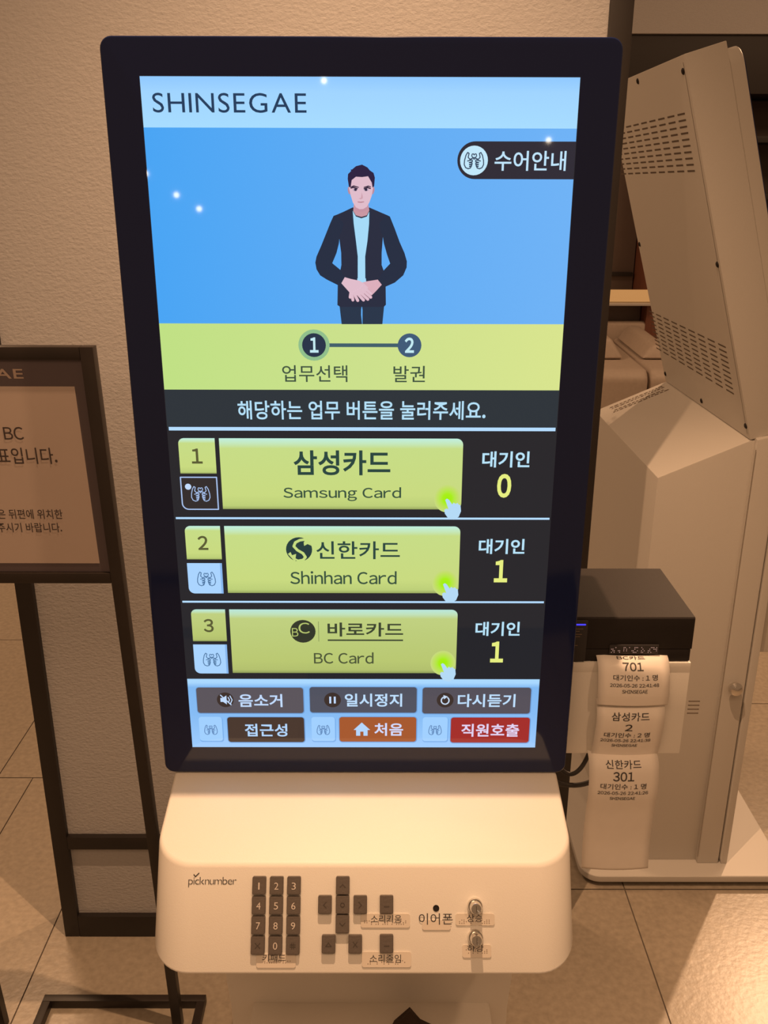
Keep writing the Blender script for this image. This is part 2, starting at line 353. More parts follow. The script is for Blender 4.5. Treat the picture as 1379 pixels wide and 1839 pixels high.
AV={
'torso':[(518.9,304.0),(496.4,314.3),(474.5,323.3),(483.1,374.0),(488.2,416.4),(488.4,447.0),(485.7,459.3),(478.2,496.4),(476.5,549.8),(483.8,554.5),(599.6,554.2),(605.1,548.8),(604.3,501.8),(598.8,460.5),(593.6,446.7),(593.6,416.1),(596.7,376.8),(608.4,323.0),(561.7,303.9)],
'sleeve_a':[(476.0,322.4),(469.8,324.8),(461.7,341.2),(448.7,371.1),(435.5,401.3),(423.9,425.7),(420.4,441.0),(423.2,457.9),(432.4,473.3),(449.7,484.1),(478.2,498.0),(489.4,493.3),(496.0,477.8),(485.7,459.3),(464.7,442.4),(476.2,416.4),(482.8,392.1),(484.6,376.4),(496.0,344.0)],
'sleeve_b':[(606.8,322.1),(614.6,325.9),(627.3,355.7),(640.1,388.7),(652.9,416.0),(659.5,437.3),(659.0,452.7),(650.3,472.8),(628.2,491.4),(604.3,501.8),(593.1,496.8),(585.1,483.8),(598.8,460.5),(615.8,443.0),(607.2,419.1),(599.2,391.8),(596.7,376.2),(586.6,343.8)],
'shirt':[(518.8,311.3),(527.4,326.1),(541.4,330.5),(555.4,326.1),(562.3,312.7),(561.0,343.9),(556.8,385.9),(550.6,425.4),(550.8,462.2),(553.2,491.6),(529.3,491.7),(531.2,446.9),(531.4,425.4),(526.9,386.0),(521.6,344.0)],
'neck':[(522.0,296.6),(520.6,312.8),(527.4,323.2),(541.4,327.0),(555.4,323.1),(561.7,311.2),(559.3,296.5)],
'face':[(512.7,232.5),(510.0,255.7),(514.8,276.1),(519.9,292.2),(527.6,303.9),(536.8,308.3),(546.2,307.7),(555.5,302.4),(562.4,290.6),(568.0,275.9),(571.7,255.5),(569.6,235.2),(558.9,226.6),(528.2,226.6)],
'ear_a':[(511.0,254.2),(507.6,255.1),(506.9,262.9),(509.3,270.8),(513.6,272.6)],
'ear_b':[(570.5,254.1),(574.8,254.9),(575.1,262.8),(572.3,270.7),(568.6,272.4)],
'hair':[(510.1,254.2),(507.2,235.4),(508.2,223.8),(516.0,216.6),(515.1,212.9),(518.5,212.9),(528.3,205.1),(543.7,201.3),(557.4,207.9),(563.5,215.0),(572.7,220.8),(576.1,232.3),(574.2,252.6),(570.2,256.1),(568.1,243.9),(558.9,228.9),(543.5,230.9),(528.1,230.1),(517.3,238.2),(514.4,256.2)],
'brow_a':[(515.0,253.3),(522.4,250.7),(535.3,254.4),(535.3,256.8),(522.4,253.9),(515.6,255.1)],
'brow_b':[(547.7,254.4),(559.4,250.9),(566.2,253.2),(566.2,255.2),(559.4,254.1),(547.7,256.7)],
'eyew_a':[(519.2,261.5),(523.3,258.5),(527.9,258.2),(532.5,261.4),(527.9,264.3),(522.3,264.4)],
'eyew_b':[(547.0,261.4),(551.1,258.2),(556.3,258.2),(561.2,261.4),(557.2,264.3),(551.3,264.3)],
'iris_a':[(524.2,258.8),(529.1,258.5),(530.4,261.4),(528.8,264.1),(524.8,264.1),(523.3,261.4)],
'iris_b':[(550.7,258.5),(555.7,258.5),(557.2,261.4),(555.7,264.0),(551.3,264.0),(549.8,261.4)],
'nose':[(542.7,267.2),(545.1,277.5),(545.4,281.8),(540.1,284.2),(534.5,281.9),(540.7,280.7)],
'mouth':[(531.4,289.5),(540.1,290.1),(548.8,289.2),(548.1,291.2),(540.1,292.7),(532.6,291.6)],
'chinsh':[(523.9,300.1),(536.8,308.3),(546.2,307.7),(558.0,300.0),(560.2,308.3),(546.1,314.8),(533.7,314.3),(522.6,308.4)],
'hand_under':[(583.5,483.8),(594.0,496.8),(578.7,513.4),(567.5,524.4),(551.5,521.3),(535.6,504.1),(542.1,491.6),(554.8,488.2)],
'hand_over':[(496.9,477.8),(513.4,482.4),(534.1,486.4),(546.8,493.2),(558.0,504.0),(554.7,511.9),(545.1,521.3),(525.9,524.5),(513.1,521.4),(500.4,507.3),(487.8,493.3)],
'leg_a':[(482.2,552.9),(540.7,552.8),(539.4,560.7),(539.0,575.0),(541.5,599.9),(487.1,600.0)],
'leg_b':[(541.7,552.8),(600.3,552.6),(595.8,599.7),(542.7,599.9),(543.0,562.3)],
'lapel_a':[(518.8,305.4),(515.0,317.3),(518.5,344.0),(524.4,386.0),(529.1,428.5),(528.7,480.8),(531.0,480.8),(531.4,425.4),(526.9,386.0),(521.6,344.0),(519.4,314.3)],
'lapel_b':[(561.7,305.3),(564.8,317.1),(563.2,343.9),(559.0,385.9),(553.1,428.4),(552.9,480.7),(550.7,480.7),(550.6,425.4),(556.8,385.9),(561.0,343.9),(561.7,314.2)],
}
FINGERS=[[(542.0,499.4),(565.9,519.7)],[(535.6,504.1),(564.9,529.1)],[(529.2,508.8),(557.2,534.4)],[(522.8,511.9),(545.7,536.4)],[(517.9,513.5),(530.6,537.6)],[(514.7,518.2),(517.7,536.4)],[(512.5,518.2),(510.7,529.2)]]

SKIN, SKIN2, SKIN3 = '#e0bccb', '#cfa3b2', '#dcaebc'
pf = flat()
for k in ('leg_a', 'leg_b'): pf.poly(AV[k], lcd('#22344a'), 2)
pf.poly(AV['torso'], lcd('#232b40'), 3)
pf.poly(AV['shirt'], lcd('#a4daf8'), 4); pf.poly(AV['neck'], lcd('#c996a2'), 4.4)
for k in ('lapel_a', 'lapel_b'): pf.poly(AV[k], lcd('#1c3048'), 4.8)
for k in ('sleeve_a', 'sleeve_b'): pf.poly(AV[k], lcd('#1f2c42'), 4.8)
for k in ('ear_a', 'ear_b'): pf.poly(AV[k], lcd('#b98a9c'), 4.6)
pf.poly(AV['face'], lcd(SKIN), 5); pf.poly(AV['chinsh'], lcd('#c592a2'), 4.7)
pf.poly(AV['hair'], lcd('#281f42'), 6)
for k in ('brow_a', 'brow_b'): pf.poly(AV[k], lcd('#3a2c46'), 6)
for k in ('eyew_a', 'eyew_b'): pf.poly(AV[k], lcd('#b6a4bb'), 6)
for k in ('iris_a', 'iris_b'): pf.poly(AV[k], lcd('#2a2340'), 6.5)
pf.polys(stroke2([(515.5, 257), (521, 255.5), (531, 258.5)], 3.2), lcd('#33263f'), 6.2).polys(stroke2([(549, 258.5), (558, 256), (564.5, 258)], 3.2), lcd('#33263f'), 6.2)
pf.poly(AV['nose'], lcd('#cda0ae'), 6); pf.poly(AV['mouth'], lcd('#b27c8a'), 6)
pf.poly(AV['hand_under'], lcd(SKIN3), 6)
pf.poly(AV['hand_over'], lcd(SKIN), 7)
for i, f in enumerate(FINGERS):
    pf.polys(stroke2(f, 8.2), lcd(SKIN2), 6.3 + .02 * i); pf.polys(stroke2(f, 6.4), lcd(SKIN), 7.2 + .02 * i)
tag(pf.build('presenter_figure', screen), 'presenter in a dark jacket and pale blue shirt with folded hands')
# sign language badge
HANDS = [[(-.33, .65), (-.55, .72), (-.80, .62), (-.94, .35), (-.92, .0), (-.80, -.45), (-.64, -.70), (-.50, -.62), (-.58, -.28), (-.36, -.06)],
         [(-.62, .04), (-.18, -.06), (-.16, .10), (-.46, .18)], [(-.46, .18), (-.18, .22), (-.18, .34), (-.44, .34)],
         [(-.44, .36), (-.22, .40), (-.24, .52), (-.42, .50)], [(-.42, .52), (-.28, .55), (-.33, .66)], [(-.40, -.10), (-.12, -.22), (-.02, -.26)]]
HEART = [(0, -.10), (-.24, -.40), (-.20, -.56), (-.08, -.58), (0, -.48), (.08, -.58), (.20, -.56), (.24, -.40)]
def hands_icon(cx, cy, sx, sy, col, wd, lift=5):
    f = flat()
    for s in (-1, 1):
        for pl in HANDS: f.polys(stroke2([(cx - s * x * sx, cy + y * sy) for x, y in pl], wd), lcd(col), lift)
    f.polys(stroke2([(cx + x * sx, cy + y * sy) for x, y in HEART], wd * .9, True), lcd(col), lift)
    return f.build('hands_icon', screen)
flat().poly(rrect(784, 1080, 146, 235, 44.4, 12, (1, 0, 0, 1)), lcd('#2b2a36'), 2).build('sign_guide_badge', screen)
flat().poly(disc2(826, 191, 35), lcd('#c2e8fb'), 3).build('badge_disc', screen)
hands_icon(826, 191, 26, 27, '#33425a', 2.6)
letter('수어안내', 878, 1058, 168, 215, '#bfe4fb', .012)
# progress banner
flat().poly(R2(0, 599, 1080, 778), YEL, 1).build('progress_banner', screen)
flat().poly(R2(444, 651, 650, 661), lcd('#3f5f6c'), 2).build('progress_line', screen)
flat().poly(disc2(412, 656, 42), lcd('#8fbf8c'), 2.5).poly(disc2(412, 656, 32), lcd('#213249'), 3).build('step_marker', screen)
flat().poly(disc2(669, 656, 32), lcd('#3d5a78'), 3).build('step_marker', screen)
letter('1', 401, 424, 635, 676, '#c4ecf4', .03); letter('2', 656, 681, 635, 676, '#c4ecf4', .03)
letter('업무선택', 324, 501, 710, 756, '#3c5240', .006); letter('발권', 626, 712, 711, 756, '#3c5240', .006)
# instruction
flat().poly(R2(0, 778, 1080, 883), lcd('#28323a'), 1).build('instruction_band', screen)
letter('해당하는 업무 버튼을 눌러주세요.', 198, 881, 808, 861, PALE, .014)
for ya, yb in ((883, 893), (1149, 1155), (1413, 1419)): flat().poly(R2(4, ya, 1077, yb), lcd('#b4dcff'), 2).build('divider_line', screen)
ROWS = [(915, 1018, 1029, 1125, 1124), (1176, 1280, 1292, 1389, 1387), (1441, 1547, 1558, 1657, 1655)]
GLOW = lcd_ramp('lcd_touch_glow', [(0, '#9cf000'), (.35, '#a8ee18'), (.75, '#c0e060'), (1, '#c8da80')], 0, True)
for i, (ya, yb, yc, yd, ye) in enumerate(ROWS):
    bm_ = BTN3 if i == 2 else BTN
    o = flat().poly(rrect(27, 129, ya, yb, 16, 6, (1, 0, 0, 0)), bm_, 2).build('number_tile', screen)
    letter(str(i + 1), 62, 92, (ya + yb) / 2 - 22, (ya + yb) / 2 + 22, OLIVE, .02)
    f = flat(); p = rrect(26, 128, yc, yd, 18, 6, (0, 0, 0, 1))
    if i == 0: f.poly(p, lcd('#2f2b2c'), 2).polys(stroke2(p, 3.4, True), lcd('#a9c4f0'), 3).poly(disc2(46, 1057, 9), lcd('#c2dcff'), 4)
    else: f.poly(p, lcd('#a9d4ff'), 2).poly(R2(122, yc, 128, yd), lcd('#86b6ee'), 3)
    f.build('sign_tile', screen)
    hands_icon(80, (yc + yd) / 2 + 1, 28, 31, '#a9c4f0' if i == 0 else '#3a6490', 2.3)
    flat().poly(rrect(141, 822, ya, ye, 18, 6, (0, 1, 1, 0)), bm_, 2).build('service_button', screen)
    flat().poly(disc2(782, yc + 62, 38, 28, 42), GLOW, 3).build('touch_glow', screen)
    hp = [(776, yc + 66), (781, yc + 62), (787, yc + 66), (796, yc + 80), (800, yc + 74), (806, yc + 78), (811, yc + 75), (815, yc + 80), (820, yc + 82), (822, yc + 100), (816, yc + 117), (802, yc + 126), (786, yc + 122), (776, yc + 108), (774, yc + 96), (780, yc + 92), (786, yc + 94)]
    flat().poly(hp, lcd('#b4daf6'), 5).build('pointer_hand', screen)
    letter('대기인', 877, 1010, yc - 78, yc - 31, '#b8e4fa', .022)
    letter('011'[i], 922 if i == 0 else 925, 962 if i == 0 else 964, yc - 12, yc + 59, '#e6ee80', .035)
letter('삼성카드', 347, 619, 949, 1022, DARKT, .022); letter('Samsung Card', 315, 650, 1057, 1099, '#35523f', .010)
letter('신한카드', 405, 648, 1222, 1278, DARKT, .012); letter('Shinhan Card', 326, 639, 1316, 1358, '#35523f', .010)
letter('바로카드', 433, 660, 1483, 1530, '#3a4430', .018); letter('BC Card', 390, 571, 1583, 1622, '#4a5438', .010)
flat().poly(R2(433, 1540, 660, 1545), lcd('#3a4430'), 4).build('underline', screen)
flat().poly(R2(405, 1480, 407, 1547), lcd('#8a9a5e'), 4).build('separator_bar', screen)
em = flat().poly(disc2(355, 1248, 38), lcd('#203c3c'), 4)
em.polys(stroke2([(386, 1222), (374, 1217), (358, 1219), (345, 1226), (340, 1238), (350, 1250), (366, 1260), (373, 1272), (366, 1281), (350, 1284)], 8), lcd('#c4da80'), 5)
em.poly([(374, 1218), (386, 1225), (391, 1236), (380, 1231), (370, 1237), (369, 1226)], lcd('#c4da80'), 5).poly([(322, 1262), (330, 1256), (334, 1266), (346, 1262), (344, 1276), (352, 1280), (340, 1284)], lcd('#c4da80'), 5)
em.build('card_emblem', screen)
em = flat().poly(disc2(359, 1513, 38), lcd('#31372a'), 4)
em.tris(text2('B', 326, 345, 1530, 1502, .0), lcd('#b8c870'), 5).tris(text2('C', 346, 380, 1520, 1484, .0), lcd('#b8c870'), 5).build('card_emblem', screen)
# bottom bar
flat().poly(R2(0, 1676, 1080, 1920), lcd_ramp('lcd_bar_blue', [(0, '#9cccff'), (.5, '#84bbf4'), (.88, '#7fb8f2'), (.95, '#a9d8ff'), (1, '#a9d8ff')], 2), 1).build('control_bar', screen)
CB = [(25, 354, 1706, 1796, '#59545c'), (374, 704, 1704, 1794, '#4f5260'), (722, 1056, 1705, 1797, '#54505a'),
      (115, 354, 1811, 1901, '#46362e'), (464, 704, 1810, 1899, '#a5582f'), (812, 1058, 1811, 1902, '#a32c2a')]
for a, b, c, d, col in CB: flat().poly(rrect(a - 2, b + 3, c - 2, d + 3, 11), lcd('#6c9cd4'), 2).poly(rrect(a, b, c, d, 9), lcd(col), 2.6).build('control_button', screen)
for a, b in ((26, 98), (377, 450), (724, 802)):
    flat().poly(rrect(a, b + 3, 1812, 1901, 9), lcd('#78aeea'), 2).poly(rrect(a, b, 1810, 1897, 9), lcd('#a0d0ff'), 2.6).build('sign_tile', screen)
    hands_icon((a + b) / 2, 1856, 21, 24, '#5f86b8', 2.4)
letter('음소거', 154, 289, 1728, 1774, '#c2dcff', .02); letter('일시정지', 482, 659, 1726, 1772, '#bfe0ff', .02); letter('다시듣기', 831, 1009, 1727, 1773, '#bfe0ff', .02)
letter('접근성', 168, 301, 1834, 1880, '#b4d8ff', .02); letter('처음', 573, 663, 1831, 1877, '#d2dcff', .02); letter('직원호출', 845, 1026, 1833, 1880, '#e2d4f4', .02)
for x in (113, 444, 792): flat().poly(disc2(x, 1749, 26), lcd('#3a2f2c'), 3.4).build('icon_disc', screen)
f = flat().poly([(98, 1742), (106, 1742), (117, 1733), (117, 1765), (106, 1756), (98, 1756)], lcd('#c2dcff'), 5)
f.polys(stroke2([(122, 1740), (126, 1749), (122, 1758)], 3), lcd('#c2dcff'), 5).polys(stroke2([(128, 1735), (134, 1749), (128, 1763)], 3), lcd('#c2dcff'), 5).polys(stroke2([(99, 1732), (130, 1766)], 3.5), lcd('#c2dcff'), 6)
f.build('mute_icon', screen)
flat().poly(R2(434, 1737, 440, 1761), lcd('#c2dcff'), 5).poly(R2(448, 1737, 454, 1761), lcd('#c2dcff'), 5).build('pause_icon', screen)
ar = [(792 + 12 * math.cos(math.radians(a)), 1750 + 13 * math.sin(math.radians(a))) for a in range(-50, 245, 18)]
flat().polys(stroke2(ar, 4), lcd('#c8dcf4'), 5).poly([(786, 1731), (800, 1736), (788, 1746)], lcd('#c8dcf4'), 5).build('replay_icon', screen)
flat().poly([(508, 1856), (534, 1829), (560, 1856), (552, 1856), (552, 1877), (539, 1877), (539, 1862), (529, 1862), (529, 1877), (516, 1877), (516, 1856)], lcd('#b4d6fb'), 5).build('home_icon', screen)

# ---- tray with the keypad
TW, YB, YF, ZF = .2255, .008, -.12, .8375
slope = (.858 - ZF) / (-.03 - YF)
D = Vector((0, -.055, -.096)); DL = D.length; D.normalize(); NF = Vector((0, -.868, .497)).normalized()
bm = bmesh.new()
pl = rrect(-TW + .002, TW + .002, YF, YB, .042, 10, (1, 1, 0, 0))
top = [bm.verts.new((x, y, ZF + (y - YF) * slope)) for x, y in pl]
bot = [bm.verts.new((v.co.x, v.co.y - .055, v.co.z - .096)) for v in top]
n = len(pl); bm.faces.new(top); bm.faces.new(bot[::-1])
for i in range(n): bm.faces.new((top[i], bot[i], bot[(i + 1) % n], top[(i + 1) % n]))
bmesh.ops.recalc_face_normals(bm, faces=bm.faces)
bmesh.ops.bevel(bm, geom=[e for e in bm.edges if e.calc_face_angle(0) > .6], offset=.004, segments=4, profile=.5, affect='EDGES')
from_bm('keypad_tray', bm, WHITE, kiosk, smooth=True)
prism('column', [(-.2235, y, z) for y, z in ((.010, .862), (.036, .864), (.045, .89), (.12, .89), (.12, .60), (.04, .60), (.010, .70))], (.451, 0, 0), WHITE, kiosk, bev=.004)
prism('neck', [(-.19, y, z) for y, z in ((.04, .68), (.045, .50), (.065, .43), (.07, .03), (.40, .03), (.40, .72), (.14, .72))], (.388, 0, 0), WHITE, kiosk, bev=.004)
box('lower_cabinet', -.158, .172, -.075, .062, .031, .446, WHITE, kiosk, bev=.005)
prism('base_plate', [(x, y, 0.008) for x, y in rrect(-.30, .30, -.12, .36, .05)], (0, 0, .022), WHITE, kiosk, bev=.004)
F0 = Vector((0, YF, ZF))
def TF(x, s, l=0): return tuple(F0 + Vector((x, 0, 0)) + D * s + NF * l)
def on_tray(): return Flat(TF)
KW, KH = .0143, .0178
def key(x, s, dig=None, relief=None):
    bm = bmesh.new(); a = []
    for l, sh in ((-.001, 0), (.0055, .0005)):
        a.append([bm.verts.new(TF(x + p[0] * (1 - sh), s + p[1] * (1 - sh), l)) for p in rrect(-KW / 2, KW / 2, -KH / 2, KH / 2, .0015, 3)])
    m = len(a[0]); bm.faces.new(a[0]); bm.faces.new(a[1])
    for i in range(m): bm.faces.new((a[0][i], a[0][(i + 1) % m], a[1][(i + 1) % m], a[1][i]))
    bmesh.ops.recalc_face_normals(bm, faces=bm.faces)
    bmesh.ops.bevel(bm, geom=[e for e in bm.edges if e.calc_face_angle(0) > .8], offset=.0006, segments=2, affect='EDGES')
    k = from_bm('key', bm, KEYM, kiosk, smooth=True)
    if dig: on_tray().tris(text2(dig, x - .0022 * (.34 if dig == '1' else 1), x + .0022 * (.34 if dig == '1' else 1), s + .0038, s - .0033, 0, full=False), KEYL, .0059).build('key_digit', k)
    if relief:
        f = on_tray()
        for pl, cl in relief: f.polys(stroke2([(x + px * .0035, s + py * .0035) for px, py in pl], .0007, cl), KEYD, .0058)
        f.build('key_symbol', k)
for i, d in enumerate('123456789*0#'):
    x, s = -.1085 + .01835 * (i % 3), .0206 + .01975 * (i // 3)
    if d == '*': key(x, s, None, [([(-.7, -.7), (.7, .7)], 0), ([(.7, -.7), (-.7, .7)], 0)])
    elif d == '#': key(x, s, None, [([(-.8, -.3), (.8, -.3)], 0), ([(-.8, .3), (.8, .3)], 0), ([(-.3, -.8), (-.3, .8)], 0), ([(.3, -.8), (.3, .8)], 0)])
    else: key(x, s, d)
key(-.0202, .0205, None, [([(-.8, .4), (0, -.4), (.8, .4)], 0)])
key(-.0202, .0396, None, [(disc2(0, 0, .6, 12), 1)])
key(-.0388, .0396, None, [([(.4, -.8), (-.4, 0), (.4, .8)], 0)])
key(-.0016, .0396, None, [([(-.4, -.8), (.4, 0), (-.4, .8)], 0)])
key(-.0202, .0588, None, [([(-.8, -.4), (0, .4), (.8, -.4)], 0)])
key(-.0345, .0786, None, [([(-.8, .5), (0, -.5), (.8, .5)], 1)])
key(-.0066, .0786, None, [([(-.6, -.7), (.6, .7)], 0), ([(.6, -.7), (-.6, .7)], 0)])
key(.0261, .0394, None, [([(-.7, .5), (.7, .5)], 0)])
key(.0261, .0782, None, [([(-.7, .5), (.7, .5)], 0)])
lathe('earphone_jack', [(.0033, -.001), (.0033, .0006), (.0026, .0006), (.0026, .0002)], TF(.0785, .0440), NF, BLACKP, kiosk)
for s in (.0412, .0722):
    b_ = lathe('metal_button', [(.0080, -.001), (.0080, .0035), (.0074, .0050), (.0062, .0050), (.0061, .0150), (.0052, .0166), (.0, .0170)], TF(.1195, s), NF, METAL, kiosk)
    on_tray().polys(stroke2([(.1195, s - .003), (.1195, s + .003)], .0006), KEYD, .0172).build('arrow_mark', b_)
def sticker(x0, x1, s0, s1, word, tx0, tx1, ts0, ts1, dots=True):
    bm = bmesh.new(); pts = rrect(x0, x1, s0, s1, .0022, 4)
    a = [bm.verts.new(TF(x, s, .0002)) for x, s in pts]; b = [bm.verts.new(TF(x, s, .0011)) for x, s in pts]; n = len(a)
    bm.faces.new(a); bm.faces.new(b)
    for i in range(n): bm.faces.new((a[i], a[(i + 1) % n], b[(i + 1) % n], b[i]))
    k = from_bm('braille_sticker', bm, CLEAR, kiosk)
    on_tray().tris(text2(word, tx0, tx1, ts1, ts0, 0, .07), INK, .0013).build('lettering', k)
    if dots:
        f = on_tray(); nx = int((x1 - x0 - .006) / .0024); random.seed(word)
        for i in range(nx):
            for j in range(3):
                if random.random() < .5: f.poly(disc2(x0 + .004 + i * .0024, ts1 - .002 + j * .0016, .0005, 8), INK2, .00125)
        f.build('braille_dots', k)
sticker(-.1098, -.0687, .0893, .1027, '키패드', -.1034, -.0793, .0893, .0965)
sticker(-.0009, .0507, .0494, .0632, '소리키움', .0096, .0419, .0505, .0585)
sticker(.0004, .0518, .0870, .1020, '소리줄임', .0086, .0413, .0895, .0975)
sticker(.0637, .0935, .0555, .0654, '이어폰', .0602, .0959, .0488, .0600, False)
sticker(.0990, .1399, .0492, .0609, '상승', .1108, .1271, .0497, .0575)
sticker(.1057, .1358, .0800, .0927, '하강', .1109, .1278, .0800, .0868)
f = on_tray().tris(text2('picknumber', -.1841, -.1331, .0229, .0128, -.012, .05, False), INK, .0004)
f.polys(stroke2([(-.1785, .0105), (-.1768, .0125), (-.1732, .0090)], .0010), INK, .0004); f.build('brand_lettering', kiosk)
# printer bracket belongs to the kiosk
br = bmesh.new(); bm_box(br, .205, .386, .046, .21, .975, .9885, .001); bm_box(br, .205, .386, .046, .052, .863, .9755, .0008); bm_box(br, .205, .215, .05, .21, .863, .976, .0008)
from_bm('printer_bracket', br, WHITE, kiosk, smooth=True)

# ================================================================== PRINTER, TICKETS, CABLES
pr = empty('ticket_printer', (.305, .12, .989), 'black ticket printer with a blue light, on the bracket beside the front kiosk', 'printer')
PX0, PX1 = .226, .3855
prism('upper_case', [(PX0, y, z) for y, z in ((.048, 1.0055), (.048, 1.045), (.0495, 1.0465), (.193, 1.0465), (.193, 1.0055))], (PX1 - PX0, 0, 0), BLACKP, pr, bev=.0008)
box('lower_case', PX0 + .0005, PX1 - .001, .0485, .1925, .9892, 1.0050, BLACKP, pr, bev=.001)
box('control_panel', .2375, .2605, .0455, .0485, .9905, 1.0435, BLACKS, pr, bev=.0008)
PF = lambda y: Flat(lambda x, z, l=0: (x, y - l, z))
PF(.0452).polys(stroke2([(.2395, 1.0435), (.2425, 1.0385), (.2570, 1.0385)], .0017), LEDB, 0).build('power_light', pr)
f = PF(.0453)
for z, a, b in ((1.0325, .2405, .255), (1.0295, .243, .251), (1.0255, .241, .254), (1.0225, .243, .252), (1.0110, .241, .250)): f.poly([(a, z), (b, z), (b, z + .0009), (a, z + .0009)], INK2)
f.build('panel_marks', pr)
box('window_strip', .288, .346, .0462, .0485, .9995, 1.0115, BLACKS, pr, bev=.0008)
f = PF(.0458); random.seed(3)
for i in range(34):
    for j in range(4):
        if random.random() < .42 and i not in (7, 8, 20, 21, 26): f.poly(disc2(.2905 + i * .0016, 1.0022 + j * .0021, .0006, 6), LEDR)
f.build('light_dots', pr)
def ticket(prof, x0, x1, skew, lines, label):
    """a paper ticket: profile (y, z) swept in x; lines = (string, centre, width, v0, v1, bold) with v the distance down the profile"""
    P = []
    for i in range(len(prof) - 1):
        p0, p1, p2, p3 = [Vector(prof[max(0, min(len(prof) - 1, k))]) for k in (i - 1, i, i + 1, i + 2)]
        for k in range(8):
            t = k / 8; P.append(.5 * ((2 * p1) + (p2 - p0) * t + (2 * p0 - 5 * p1 + 4 * p2 - p3) * t * t + (3 * p1 - p0 - 3 * p2 + p3) * t ** 3))
    P.append(Vector(prof[-1])); cum = [0]
    for a, b in zip(P[:-1], P[1:]): cum.append(cum[-1] + (b - a).length)
    L = cum[-1]
    def fn(x, v, l=0):
        v = max(0, min(L - 1e-6, v)); i = max(k for k in range(len(cum) - 1) if cum[k] <= v); t = (v - cum[i]) / (cum[i + 1] - cum[i])
        q = P[i].lerp(P[i + 1], t); d = (P[i + 1] - P[i]).normalized(); nn = Vector((d.y, -d.x))
        if nn.x > 0 and abs(nn.x) > .3: nn = -nn
        curl = .0035 * ((x - (x0 + x1) / 2) / (x1 - x0) * 2) ** 2
        return (x + skew * v / L, q.x + nn.x * l + curl, q.y + nn.y * l)
    vs, fs = [], []
    nx = 8
    for k in range(len(cum)):
        for j in range(nx + 1): vs.append(fn(x0 + (x1 - x0) * j / nx, cum[k]))
    for k in range(len(cum) - 1):
        for j in range(nx): a = k * (nx + 1) + j; fs.append([a, a + 1, a + nx + 2, a + nx + 1])
    o = mesh_obj('queue_ticket', vs, fs, PAPER, None, None, True)
    md = o.modifiers.new('thickness', 'SOLIDIFY'); md.thickness = .0002; md.offset = 0
    tag(o, label, 'ticket', 'printed queue tickets')
    f = Flat(fn)
    for s, c, wd, v0, v1, b in lines: f.tris(text2(s, c - wd / 2, c + wd / 2, v1, v0, b), INK, .0006)
    f.build('ticket_print', o)
    return o
ticket([(.0465, .9975), (.038, .9935), (.031, .9835), (.027, .969), (.026, .955), (.028, .9405)], .2735, .3575, .0015,
       [('BC카드', .313, .033, .0012, .0066, .012), ('701', .314, .024, .0100, .0200, .012), ('대기인수 : 1 명', .3165, .052, .0245, .0315, .008), ('2026-05-26 22:41:48', .3155, .0575, .0350, .0393, .01), ('SHINSEGAE', .316, .030, .0425, .0470, .01)],
       'topmost paper ticket numbered 701 curling out of the black printer')
ticket([(.039, .942), (.032, .936), (.027, .925), (.027, .911), (.030, .892), (.034, .873), (.036, .860)], .2765, .3575, -.001,
       [('삼성카드', .316, .045, .0150, .0255, .01), ('2', .315, .009, .0300, .0395, .014), ('대기인수 : 2 명', .3145, .0545, .0425, .0500, .008), ('2026-05-26 22:41:38', .314, .060, .0525, .0570, .01), ('SHINSEGAE', .3135, .031, .0605, .0648, .01)],
       'middle paper ticket numbered 2 hanging below ticket 701')
ticket([(.039, .870), (.029, .864), (.022, .850), (.020, .822), (.026, .788), (.030, .743), (.027, .703)], .2715, .3560, .003,
       [('신한카드', .3125, .043, .0110, .0215, .01), ('301', .3125, .0255, .0250, .0370, .012), ('대기인수 : 1 명', .313, .0555, .0405, .0482, .008), ('2026-05-26 22:41:26', .313, .0615, .0512, .0558, .01), ('SHINSEGAE', .313, .0310, .0595, .0640, .01)],
       'lowest and longest paper ticket numbered 301 at the free end of the chain')
c = tube('cable', [(.232, .05, .838), (.234, .052, .822), (.248, .056, .8105), (.28, .06, .8095), (.33, .085, .82), (.36, .12, .85), (.35, .15, .968)], .0032, CABLEM)
tag(c, 'lower black cable looping from under the screen behind the tickets', 'cable', 'black printer cables')
c = tube('cable', [(.233, .085, .86), (.240, .07, .834), (.258, .066, .8185), (.275, .07, .829), (.29, .085, .86), (.30, .11, .90), (.30, .14, .968)], .0028, CABLEM)
tag(c, 'upper black cable sagging in a short loop beside the screen corner', 'cable', 'black printer cables')

# ================================================================== SIGN STAND
st = empty('sign_stand', (-.536, .35, 0), 'black metal floor sign stand with a framed paper notice, left of the front kiosk', 'sign')
LEAN = .0867
def SP(x, z, l=0): return (x, .405 - LEAN * z - l, z)
def bar(name, x0, x1, z0, z1, d=.018, m=STANDM, par=st):
    return prism(name, [SP(x0, z0), SP(x1, z0), SP(x1, z1), SP(x0, z1)], (0, d, 0), m, par, bev=.0012)
bar('leg', -.377, -.359, .0, 1.318); bar('leg', -.713, -.695, .0, 1.318)
bar('frame_rail', -.695, -.377, 1.3005, 1.318); bar('frame_rail', -.695, -.377, .966, .983); 
po = prism('poster', [SP(-.694, .984), SP(-.378, .984), SP(-.378, 1.300), SP(-.694, 1.300)], (0, .004, 0), BOARD, st)
po.location.y += .004
f = Flat(lambda x, z, l=0: SP(x, z, l - .0038))
pp = Flat(lambda x, z, l=0: SP(x, z, l - .0036)).poly([(-.681, .998), (-.391, .998), (-.391, 1.264), (-.681, 1.264)], POSTP).build('notice_paper', po)
f.tris(text2('SHINSEGAE', -.615, -.457, 1.2745, 1.2880, .012, .09, False), POSTW, .0004).build('poster_heading', po)
